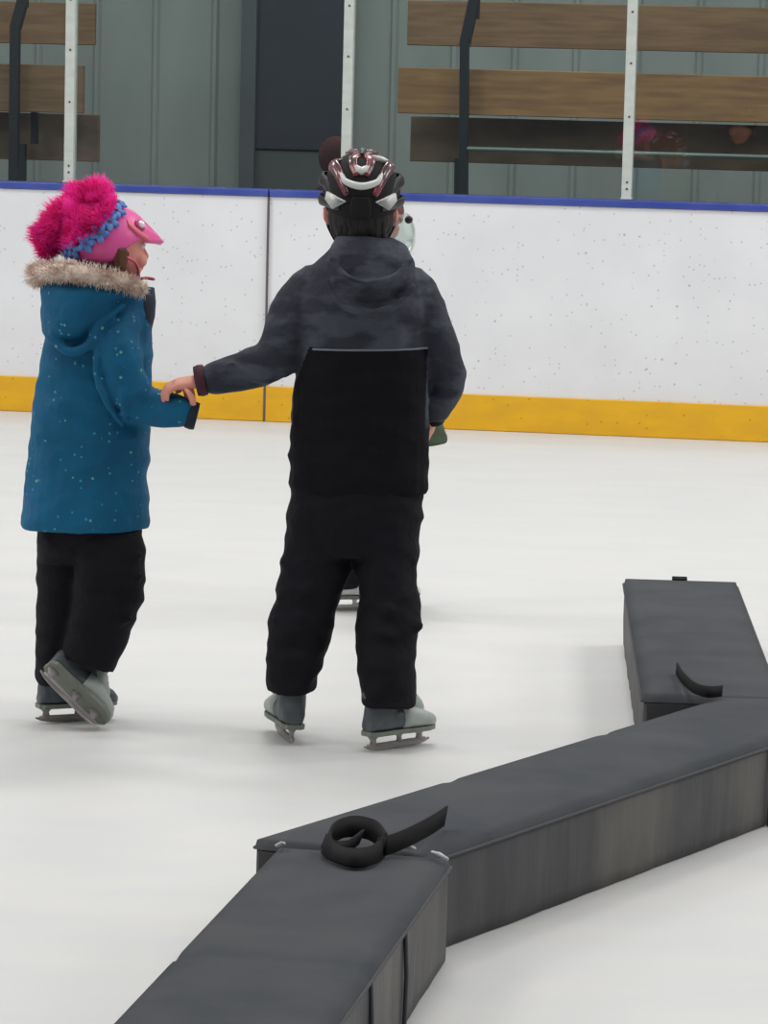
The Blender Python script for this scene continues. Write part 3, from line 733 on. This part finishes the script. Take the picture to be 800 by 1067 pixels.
for sgn in (-1, 1):
    rib([(A_(180-sgn*8), A_(60)), (A_(180-sgn*26), A_(30)), (A_(sgn*-60), A_(18)), (A_(-sgn*20), A_(45)), (A_(-sgn*12), A_(82))], .014, HRED, 'helmet_rib')
    rib([(A_(180-sgn*20), A_(88)), (A_(180-sgn*42), A_(60)), (A_(180-sgn*75), A_(42)), (A_(-sgn*60), A_(50)), (A_(-sgn*38), A_(84))], .015, HRED, 'helmet_rib')
    rib([(A_(180-sgn*48), A_(98)), (A_(180-sgn*66), A_(78)), (A_(180-sgn*92), A_(68)), (A_(-sgn*62), A_(76)), (A_(-sgn*48), A_(98))], .014, HSH, 'helmet_rib', .008, .98)
    rib([(A_(180-sgn*34), A_(108)), (A_(180-sgn*60), A_(104)), (A_(180-sgn*95), A_(100)), (A_(-sgn*60), A_(100)), (A_(-sgn*30), A_(98))], .012, HSH, 'helmet_rib', .006, .98)
    # pale wedges on the back
    def P_h(az, ph, r=1.0):
        p = V((math.sin(ph)*math.cos(az)*RX, math.sin(ph)*math.sin(az)*RY, math.cos(ph)*RZ))*r; return V(hcc)+HRt @ p
    bm = bmesh.new(); tri = [(A_(180-sgn*20), A_(96)), (A_(180-sgn*56), A_(86)), (A_(180-sgn*60), A_(97)), (A_(180-sgn*46), A_(109))]
    lo = [bm.verts.new(P_h(a, p, .97)) for a, p in tri]; hi = [bm.verts.new(P_h(a, p, 1.06)) for a, p in tri]
    for i in range(4): bm.faces.new((lo[i], lo[(i+1) % 4], hi[(i+1) % 4], hi[i]))
    bm.faces.new(lo); bm.faces.new(hi); bmesh.ops.recalc_face_normals(bm, faces=bm.faces)
    bmesh.ops.bevel(bm, geom=bm.edges[:], offset=.002, segments=2, affect='EDGES')
    o = obj('helmet_panel', bm, HSIL, hel); o.data.transform(Matrix.Translation(-groot)); o['label'] = 'silver wedge panel'
rib([(A_(180), A_(22)), (A_(180), A_(10)), (A_(0), A_(20)), (A_(0), A_(60)), (A_(0), A_(88))], .012, HSH, 'helmet_rib')
rib([(A_(180-34), A_(60)), (A_(180-24), A_(70)), (A_(180), A_(75)), (A_(180+24), A_(70)), (A_(180+34), A_(60))], .0085, HSIL, 'helmet_stripe', .018, 1.03, .6)['label'] = 'silver crescent stripe'
rib([(A_(180-10), A_(48)), (A_(180), A_(53)), (A_(180+10), A_(48))], .009, HSIL, 'helmet_stripe', .016, 1.03, .6)
rib([(A_(180+30), A_(30)), (A_(180+58), A_(36)), (A_(180+72), A_(48))], .007, HSIL, 'helmet_stripe', .016, 1.03, .6)
rib([(A_(180), A_(90)), (A_(180), A_(108)), (A_(180), A_(122))], .026, FOAM, 'helmet_rib', .008, 1.0, .3)
bm = bmesh.new()
for k in (-1, 1):
    tube(bm, [hcc+HRt @ V((.02, .088*k, -.045)), hc+V((-.078*k, .03, -.04)), hc+V((-.05*k, .05, -.085)), hc+V((0, .055, -.108))], .004, 6)
o = obj('chin_strap', bm, FOAM, hel); o.data.transform(Matrix.Translation(-groot))

# ------------------------------------------------------------------ the child in the teal coat
D = 8.40
groot2 = G(78, 752)
girl = empty('person', groot2)
tag(girl, 'child in a speckled teal coat with fur-trimmed hood and pink helmet, one skate lifted', 'person')
gA = G(64, 752)
ank1 = skate(girl, 'ice_skate', gA, V((.90, .42, 0)), V((0, 0, 1)), .205, light=BOOTD)
# the lifted foot: toe down right, sole turned to the viewer
fw2 = V((.70, .10, -.70)); up2 = V((.42, .76, .50))
ank2 = skate(girl, 'ice_skate', P(60, 722, gA.y-.135), fw2, up2, .205)
gf = V((.90, .43, 0)); gc = P(118, 252, D)
bm = bmesh.new()
head(bm, gc-gf*.004+V((0, 0, -.012)), gf, .080)
limb(bm, [gc+V((0, 0, -.05)), P(110, 300, D), P(104, 320, D)], [.045, .044, .055])
loft(bm, [row(y, a, b, D, h) for y, a, b, h in ((312, 82, 128, .05), (330, 66, 138, .075), (380, 64, 136, .08), (440, 62, 134, .08), (500, 58, 136, .085), (545, 52, 138, .09), (570, 62, 128, .07))], 20)
gs1, ge1, gw1 = P(124, 345, D-.07), P(140, 424, D-.09), P(197, 431, HANDY+.005)
gs2, ge2, gw2 = P(120, 345, D+.09), P(128, 415, D+.13), P(134, 440, D+.18)
limb(bm, [gs1, ge1, gw1], [.042, .032, .02]); limb(bm, [gs2, ge2, gw2], [.042, .032, .02])
hp1, kn1 = P(72, 560, D+.05), P(66, 640, D+.06); hp2, kn2 = P(114, 560, D-.04), P(116, 612, D-.05)
limb(bm, [hp1, kn1, ank1], [.062, .042, .022]); limb(bm, [hp2, kn2, ank2], [.062, .038, .020])
hand(bm, P(200, 427, HANDY), P(196, 404, HANDY+.01)-P(200, 427, HANDY), V((-.75, -.2, .6)), .10, .8, 1)
hand(bm, gw2, V((.1, .4, -1)), V((-1, 0, 0)), .115, .4, 1)
fit(girl, solid('body', bm, SKINR, girl, .0042, 2)); face(girl, gc-gf*.004+V((0, 0, -.012)), gf, .080)
bm = bmesh.new(); ell(bm, gc-gf*.022+V((0, 0, -.02)), .072, .074, .078, None, 20)
tube(bm, [P(127, 262, D-.075), P(125, 278, D-.075), P(122, 298, D-.065)], [.014, .016, .012], 10)
fit(girl, solid('hair', bm, HAIRB, girl, .005, 2, folds(.004, 60, 12)))
# trousers
bm = bmesh.new()
d1 = lambda t: D+.05+(gA.y-D-.05)*t; d2 = lambda t: D-.05+(ank2.y-D+.05)*t
loft(bm, [row(y, a, b, D, h) for y, a, b, h in ((520, 50, 140, .10), (545, 40, 147, .112), (570, 39, 148, .095), (585, 41, 145, .07))], 24, .85)
loft(bm, [row(y, a, b, d1(t), h) for y, a, b, h, t in ((552, 39, 104, .08, 0), (575, 39, 100, .088, .15), (600, 38, 98, .084, .3), (625, 38, 96, .08, .45), (650, 38, 92, .078, .6), (680, 38, 86, .074, .8), (703, 38, 80, .07, .95), (711, 41, 78, .068, 1))], 22, .9)
loft(bm, [(P(x, y, d2(t)), (P(x+w*math.cos(an), y+w*math.sin(an), d2(t))-P(x, y, d2(t))), V((0, h, 0))) for x, y, w, an, h, t in ((112, 552, 34, 0, .06, 0), (115, 572, 37, 0, .075, .15), (116, 592, 37, .1, .085, .3), (113, 615, 37, .25, .08, .4), (107, 642, 34, .3, .076, .6), (101, 665, 32, .32, .072, .8), (94, 684, 30, .33, .07, 1), (92, 690, 28, .33, .068, 1))], 22, .9)
for pts in ([(88, 575), (110, 588), (146, 578)], [(92, 604), (118, 612), (146, 600)], [(44, 612), (62, 620), (84, 612)], [(84, 640), (104, 650), (134, 646)]):
    tube(bm, [P(x, y, D-.10 if pts[0][0] > 60 else D-.01) for x, y in pts], [.008, .015, .008], 8)
fit(girl, solid('snow_trousers', bm, BLK, girl, .006, 4, folds(.007, 7, 14, 9)))
# coat
bm = bmesh.new()
loft(bm, [row(y, a, b, D, h) for y, a, b, h in ((300, 64, 150, .075), (312, 56, 158, .09), (330, 50, 160, .10), (350, 48, 159, .11), (380, 41, 158, .115), (420, 35, 157, .12), (460, 31, 156, .125), (500, 27, 155, .13), (530, 24, 155, .134), (542, 22.5, 155.5, .135), (549, 24, 154, .13))], 30, .88)
tube(bm, [P(126, 338, D-.055), P(122, 365, D-.09), P(130, 398, D-.10), P(146, 422, D-.095), P(170, 425, D-.10), P(186, 429, HANDY+.003), P(192, 431, HANDY+.005)], [.054, .06, .056, .050, .046, .038, .034], 18, 6)
tube(bm, [P(118, 340, D+.08), P(120, 390, D+.12), P(128, 418, D+.14), P(134, 438, D+.18)], [.05, .052, .046, .036], 16, 6)
# hood hanging behind
loft(bm, [(P(x, y, D-.03), P(x+w, y, D-.03)-P(x, y, D-.03), V((0, h, 0))) for x, y, w, h in ((96, 292, 50, .09), (96, 302, 54, .115), (88, 316, 44, .12), (80, 332, 37, .115), (76, 346, 31, .10), (76, 357, 22, .07), (78, 363, 10, .04))], 26)
tube(bm, [P(52, 350, D-.11), P(72, 366, D-.13), P(94, 358, D-.13), P(104, 338, D-.125), P(128, 318, D-.12)], [.009, .013, .013, .012, .008], 10)
tube(bm, [P(104, 352, D-.13), P(100, 388, D-.14), P(112, 420, D-.14), P(128, 444, D-.13)], [.006, .009, .009, .006], 8)
tube(bm, [P(136, 398, D-.145), P(128, 412, D-.15), P(130, 432, D-.145)], [.006, .011, .008], 8)
coat = solid('coat', bm, TEAL, girl, .0055, 3, folds(.0065, 8, 12, 5)); fit(girl, coat)
bm = bmesh.new()                                # dark lining of the collar at the throat
loft(bm, [(P(x, y, D+.0), P(x+w, y, D)-P(x, y, D), V((0, h, 0))) for x, y, w, h in ((149, 300, 12, .045), (150, 315, 12.5, .055), (151, 330, 10.5, .06), (153, 344, 5, .04))], 18)
fit(girl, obj('collar_lining', bm, NAVY, girl))
bm = bmesh.new(); cd = (P(200, 435, HANDY)-P(180, 430, HANDY)).normalized(); u_ = cd.cross(V((0, 1, 0))).normalized(); cc = P(201, 433, HANDY+.006)
loft(bm, [(cc-cd*.014, u_*.033, V((0, .034, 0))), (cc, u_*.035, V((0, .035, 0))), (cc+cd*.010, u_*.033, V((0, .033, 0))), (cc+cd*.010, u_*.022, V((0, .02, 0)))], 18); fit(girl, obj('cuff', bm, NAVY, girl))
bm = bmesh.new(); cc = P(134, 440, D+.18); loft(bm, [(cc+V((0, 0, .012)), V((.034, 0, 0)), V((0, .034, 0))), (cc-V((0, 0, .012)), V((.032, 0, 0)), V((0, .032, 0)))], 18); fit(girl, obj('cuff', bm, NAVY, girl))
# fur trim ring: lies round the back of the neck
ringp = [P(151, 303, D-.085), P(126, 294, D-.115), P(96, 287, D-.125), P(62, 283, D-.11), P(42, 286, D-.05), P(40, 286, D+.04), P(62, 282, D+.11), P(100, 286, D+.125), P(140, 296, D+.085)]
rad = [.011, .021, .024, .026, .028, .028, .026, .024, .016]
bm = bmesh.new(); q = spline(ringp, 8); rr = [rad[min(i//8, 8)]*(1-(i % 8)/8)+rad[min(i//8+1, 8)]*((i % 8)/8) for i in range(len(q))]
limb(bm, q, [r*.75 for r in rr], 12)
for i in range(5200):
    t = random.random()*(len(q)-1.001); a = int(t); p = q[a].lerp(q[a+1], t-a); r = rr[a]
    tt = (q[a+1]-q[a]).normalized(); nrm = V((random.gauss(0, 1), random.gauss(0, 1), random.gauss(0, 1))); nrm = (nrm-tt*nrm.dot(tt)).normalized()
    nn = (nrm+tt*random.uniform(-.5, .5)).normalized()
    strands(bm, p+nrm*r*.65, nn, random.uniform(.008, .022), .0011, V((random.gauss(0, .004), random.gauss(0, .004), random.gauss(0, .004))))
fit(girl, obj('fur_trim', bm, FURM, girl))

# pink helmet
gfl = gf.normalized(); gsd = V((0, 0, 1)).cross(gfl).normalized()
GR = Matrix((gfl, gsd, V((0, 0, 1)))).transposed() @ Matrix.Rotation(math.radians(6), 3, 'Y')
ghc = P(113, 252, D)
GX, GY, GZ = .108, .09, .094
def gb(az):
    a = math.atan2(math.sin(az), math.cos(az)); c = abs(a)
    ear = math.exp(-((c-1.25)/.42)**2)
    base = .10 if c < .8 else (.10-.66*min(1, (c-.8)/.9))
    return base + .22*ear*0 if c < .8 else base+.30*ear
def gp(az, t, p):
    a = math.atan2(math.sin(az), math.cos(az))
    k = math.exp(-(a/.62)**2)*max(0, (t-.55)/.45)**1.5
    p = p.copy(); p.x += .036*k; p.z += .006*k; return p
bm, g = shell(ghc, GR, GX, GY, GZ, gb, gp); add_solidify(bm, .012)
gh = obj('pink_helmet', bm, PINK, girl); fit(girl, gh)
def subg(nm, b, m, smooth=True):
    bmesh.ops.recalc_face_normals(b, faces=b.faces); o = obj(nm, b, m, gh, smooth); o.data.transform(Matrix.Translation(-groot2)); return o
def on_shell(az, ph, r=1.0):
    p = V((math.sin(ph)*math.cos(az)*GX, math.sin(ph)*math.sin(az)*GY, math.cos(ph)*GZ))*r
    n = V((p.x/GX**2, p.y/GY**2, p.z/GZ**2)).normalized(); return ghc+GR @ p, (GR @ n).normalized()
# tuft region: cap about the axis pointing up and back
ax_ = V((-.79, 0, .61)).normalized()
def cap_pt(psi, off, r=1.0):
    """point of the shell at angular distance off from the tuft axis"""
    e1 = V((0, 1, 0)); e2 = ax_.cross(e1); d = ax_*math.cos(off)+(e1*math.cos(psi)+e2*math.sin(psi))*math.sin(off)
    s = 1/math.sqrt((d.x/GX)**2+(d.y/GY)**2+(d.z/GZ)**2); p = d*s*r
    n = V((p.x/GX**2, p.y/GY**2, p.z/GZ**2)).normalized(); return ghc+GR @ p, (GR @ n).normalized()
OFF = math.radians(55)
bm = bmesh.new()
for k in range(13):                             # band of five-petalled flowers
    c0, n0 = cap_pt(2*PI*k/13, OFF, 1.02); a = n0.orthogonal().normalized(); b = n0.cross(a)
    for j in range(5):
        an = 2*PI*j/5+k; d = a*math.cos(an)+b*math.sin(an); R3 = Matrix((d, n0.cross(d), n0)).transposed()
        ell(bm, c0+d*.013+n0*.004, .013, .009, .005, R3, 10)
    nf = len(bm.faces); ell(bm, c0+n0*.008, .005, .005, .004, None, 8); bm.faces.ensure_lookup_table()
    for f in bm.faces[nf:]: f.material_index = 1
    subg('flower', bm, [FLOW, BROWN]); bm = bmesh.new()
bm.free()
bm = bmesh.new()                                # magenta fur crest, two lobes
lobes = [(P(107, 204, D), .034), (P(96, 203, D-.01), .045), (P(84, 206, D), .048), (P(75, 216, D-.01), .050), (P(66, 226, D), .048), (P(57, 236, D-.01), .046), (P(50, 246, D), .042), (P(50, 257, D), .030), (P(104, 212, D-.01), .036), (P(95, 219, D-.01), .036), (P(86, 227, D-.01), .036), (P(77, 236, D-.01), .036), (P(68, 245, D-.01), .034)]
for c0, r in lobes: ell(bm, c0, r*.66, r*.72, r*.66, None, 14)
for i in range(13000):
    c0, r = random.choice(lobes); d = V((random.gauss(0, 1), random.gauss(0, .9), random.gauss(0, 1))).normalized()
    root_p = c0+d*r*.5; away = (root_p-ghc).normalized()
    dd = (d*.8+away*.5).normalized()
    cl = noise.noise_vector(root_p*28)*.022
    strands(bm, root_p, dd, random.uniform(.012, .036), .0012, cl+V((random.gauss(0, .003), random.gauss(0, .003), -.003)))
for i in range(7000):
    c0, n0 = cap_pt(random.uniform(0, 2*PI), OFF*.93*math.sqrt(random.random()), .99)
    strands(bm, c0, n0, random.uniform(.014, .030), .0013, noise.noise_vector(c0*28)*.016)
subg('fur_crest', bm, FURP)
# round ornament with a clear gem, near side and far side
for sg in (-1, 1):
    c0, n0 = on_shell(sg*.98, 1.02, 1.0); R3 = Matrix((n0.orthogonal().normalized(), n0.cross(n0.orthogonal().normalized()), n0)).transposed()
    bm = bmesh.new(); ell(bm, c0, .017, .017, .007, R3, 18); subg('ornament', bm, MAGD)
    bm = bmesh.new(); ell(bm, c0+n0*.006, .010, .010, .008, R3, 12); subg('gem', bm, GEM)
    # coral swoosh
    bm = bmesh.new(); pts = [on_shell(sg*a, p, 1.015)[0] for a, p in ((.3, 1.30), (.75, 1.38), (1.15, 1.22), (1.4, 1.0))]
    ribbon(bm, pts, [on_shell(sg*a, p)[1].cross(V((1, 0, .3))).normalized() for a, p in ((.3, 1.30), (.75, 1.38), (1.15, 1.22), (1.4, 1.0))], .010, .004); subg('coral_stripe', bm, CORAL)
bm = bmesh.new()
chin = gc+gfl*.06+V((0, 0, -.092))
for k in (-1, 1): tube(bm, [ghc+GR @ V((.015, GY*.93*k, -.03)), gc+gfl*.035+gsd*.07*k+V((0, 0, -.05)), chin+gsd*.02*k, chin], .004, 6)
tube(bm, [chin, chin+gfl*.03+V((0, -.02, .004)), chin+gfl*.05+V((0, -.03, .002))], .004, 6)
subg('chin_strap', bm, CORAL)

# ------------------------------------------------------------------ the child hidden in front of the boy
D = 10.3
g3 = G(380, 636); kid = empty('person', g3)
tag(kid, 'child in an olive coat mostly hidden behind the child with the dark bike helmet', 'person')
kf = V((.85, .35, 0)).normalized(); kc = P(384, 230, D)
skate(kid, 'ice_skate', G(356, 636), V((.9, .3, 0)), V((0, 0, 1)), .20, light=BOOTW, dark=BOOTW, holder=BOOTW)
a4 = V((G(390, 633).x, G(390, 633).y, 0)); skate(kid, 'ice_skate', a4, V((.95, .2, 0)), V((0, 0, 1)), .20, light=BOOTW, dark=BOOTW, holder=BOOTW)
bm = bmesh.new(); head(bm, kc, kf, .084); limb(bm, [kc+V((0, 0, -.05)), P(394, 285, D)], [.045, .05])
loft(bm, [row(y, a, b, D, h) for y, a, b, h in ((278, 385, 425, .05), (295, 368, 436, .07), (340, 372, 432, .08), (400, 372, 434, .08), (440, 372, 434, .08), (470, 380, 428, .06))], 18)
for sgn in (-1, 1):
    sh = P(404, 300, D)+V((0, .1*sgn, 0)); el_ = P(408, 362, D)+V((0, .14*sgn, 0)); w_ = P(424, 402, D)+V((0, .16*sgn, 0))
    limb(bm, [sh, el_, w_], [.04, .03, .02]); hand(bm, w_, V((.5, 0, -1)), V((-1, 0, -.4)), .11, .4, sgn)
limb(bm, [P(390, 470, D), P(374, 540, D), P(356, 608, D)], [.05, .035, .02]); limb(bm, [P(414, 470, D), P(408, 545, D), P(395, 608, D)], [.05, .035, .02])
fit(kid, solid('body', bm, SKIN, kid, .005, 2)); face(kid, kc, kf, .084)
bm = bmesh.new()
loft(bm, [row(y, a, b, D, h) for y, a, b, h in ((462, 366, 440, .1), (490, 368, 440, .11), (510, 370, 440, .10))], 20)
loft(bm, [row(y, a, b, D, h) for y, a, b, h in ((490, 366, 408, .085), (540, 356, 396, .08), (580, 348, 382, .07), (612, 342, 373, .065))], 18)
loft(bm, [row(y, a, b, D, h) for y, a, b, h in ((490, 394, 436, .085), (540, 388, 430, .08), (580, 382, 420, .07), (612, 380, 414, .065))], 18)
fit(kid, solid('trousers', bm, BLK, kid, .007, 3, folds(.006, 7, 14, 2)))
bm = bmesh.new()
loft(bm, [row(y, a, b, D, h) for y, a, b, h in ((256, 376, 410, .052), (268, 376, 418, .065), (285, 370, 434, .09), (320, 366, 440, .10), (370, 364, 446, .11), (420, 362, 455, .12), (445, 360, 463, .125), (462, 360, 467, .128))], 24)
for sgn in (-1, 1): tube(bm, [P(404, 300, D)+V((0, .09*sgn, 0)), P(408, 362, D)+V((0, .14*sgn, 0)), P(424, 400, D)+V((0, .16*sgn, 0))], [.052, .046, .036], 14)
fit(kid, solid('coat', bm, OLIVE, kid, .007, 3, folds(.006, 8, 14, 4)))
KR = Matrix((kf, V((0, 0, 1)).cross(kf).normalized(), V((0, 0, 1)))).transposed(); khc = P(382, 222, D)
bm, g = shell(khc, KR, .115, .095, .1, lambda az: -.05-.55*max(0, -math.cos(az))**.5-.35*abs(math.sin(az))); add_solidify(bm, .012)
kh = obj('hockey_helmet', bm, HRED, kid); fit(kid, kh)
bm = bmesh.new(); vs = []
for j in range(9):
    r = []
    for i in range(13):
        an = math.radians(-75+150*i/12); zz = -.0-.13*j/8; rr_ = .132+.026*math.sin(PI*j/8*.85)-.01*(j/8)**3
        r.append(bm.verts.new(khc+KR @ V((math.cos(an)*rr_, math.sin(an)*.1, zz))))
    vs.append(r)
for j in range(8):
    for i in range(12): bm.faces.new((vs[j][i], vs[j+1][i], vs[j+1][i+1], vs[j][i+1]))
add_solidify(bm, .003); o = obj('face_shield', bm, VISOR, kh); o.data.transform(Matrix.Translation(-g3)); o['label'] = 'clear full face shield'
bm = bmesh.new(); tube(bm, [v.co.copy() if False else khc+KR @ V((math.cos(math.radians(-75+15*i))*.130, math.sin(math.radians(-75+15*i))*.1, -.13)) for i in range(11)], .003, 6, 2)
o = obj('shield_rim', bm, HSH, kh); o.data.transform(Matrix.Translation(-g3))
for k in (-1, 1):
    bm = bmesh.new(); ell(bm, khc+KR @ V((.10, .088*k, -.015)), .013, .008, .012, KR, 14); o = obj('shield_mount', bm, HSH, kh); o.data.transform(Matrix.Translation(-g3))

# ------------------------------------------------------------------ light: hall lamps over the ice, added fill lamps, pale hall all round
w = bpy.data.worlds.new('hall'); SC.world = w; w.use_nodes = True
nt = w.node_tree; bg = nt.nodes['Background']; bg.inputs[1].default_value = 1.0
tc = nt.nodes.new('ShaderNodeTexCoord'); sp = nt.nodes.new('ShaderNodeSeparateXYZ'); nt.links.new(tc.outputs['Generated'], sp.inputs[0])
rp = nt.nodes.new('ShaderNodeValToRGB'); mr = nt.nodes.new('ShaderNodeMapRange'); mr.inputs[1].default_value = -1; mr.inputs[2].default_value = 1
nt.links.new(sp.outputs['Y'], mr.inputs[0]); nt.links.new(mr.outputs[0], rp.inputs[0]); nt.links.new(rp.outputs[0], bg.inputs[0])
rp.color_ramp.elements[0].position = .12; rp.color_ramp.elements[0].color = (.10, .105, .115, 1)
rp.color_ramp.elements[1].position = .5; rp.color_ramp.elements[1].color = (.50, .515, .53, 1)
def area(loc, sx_, sy_, e, col=(1, .97, .93), tgt=None):
    l = bpy.data.lights.new('arena_and_fill_lamp', 'AREA'); l.shape = 'RECTANGLE'; l.size = sx_; l.size_y = sy_; l.energy = e; l.color = col
    o = bpy.data.objects.new('arena_and_fill_lamp', l); COL.objects.link(o); o.location = loc
    d = (V(tgt)-V(loc)) if tgt else V((0, 0, -1)); o.rotation_euler = d.to_track_quat('-Z', 'Y').to_euler(); return o
for x in (-6, 0, 6):
    for y, e in ((3, 62), (7.5, 100), (12, 205)): area((x, y, 7.5), 2.4, 1.0, e)
for s in (-4, 0, 4): area(W(s, 1.6, 4.6), 1.6, .4, 30)  # unseen fill lamps added to brighten the area behind the glass
for sx_ in (-1, 1):
    for y in (5, 10): area((sx_*9.5, y, 5.5), 1.2, 2.4, 120, tgt=(sx_*1.5, y, 0))  # side fill lamps, added to lift the divider faces turned sideways
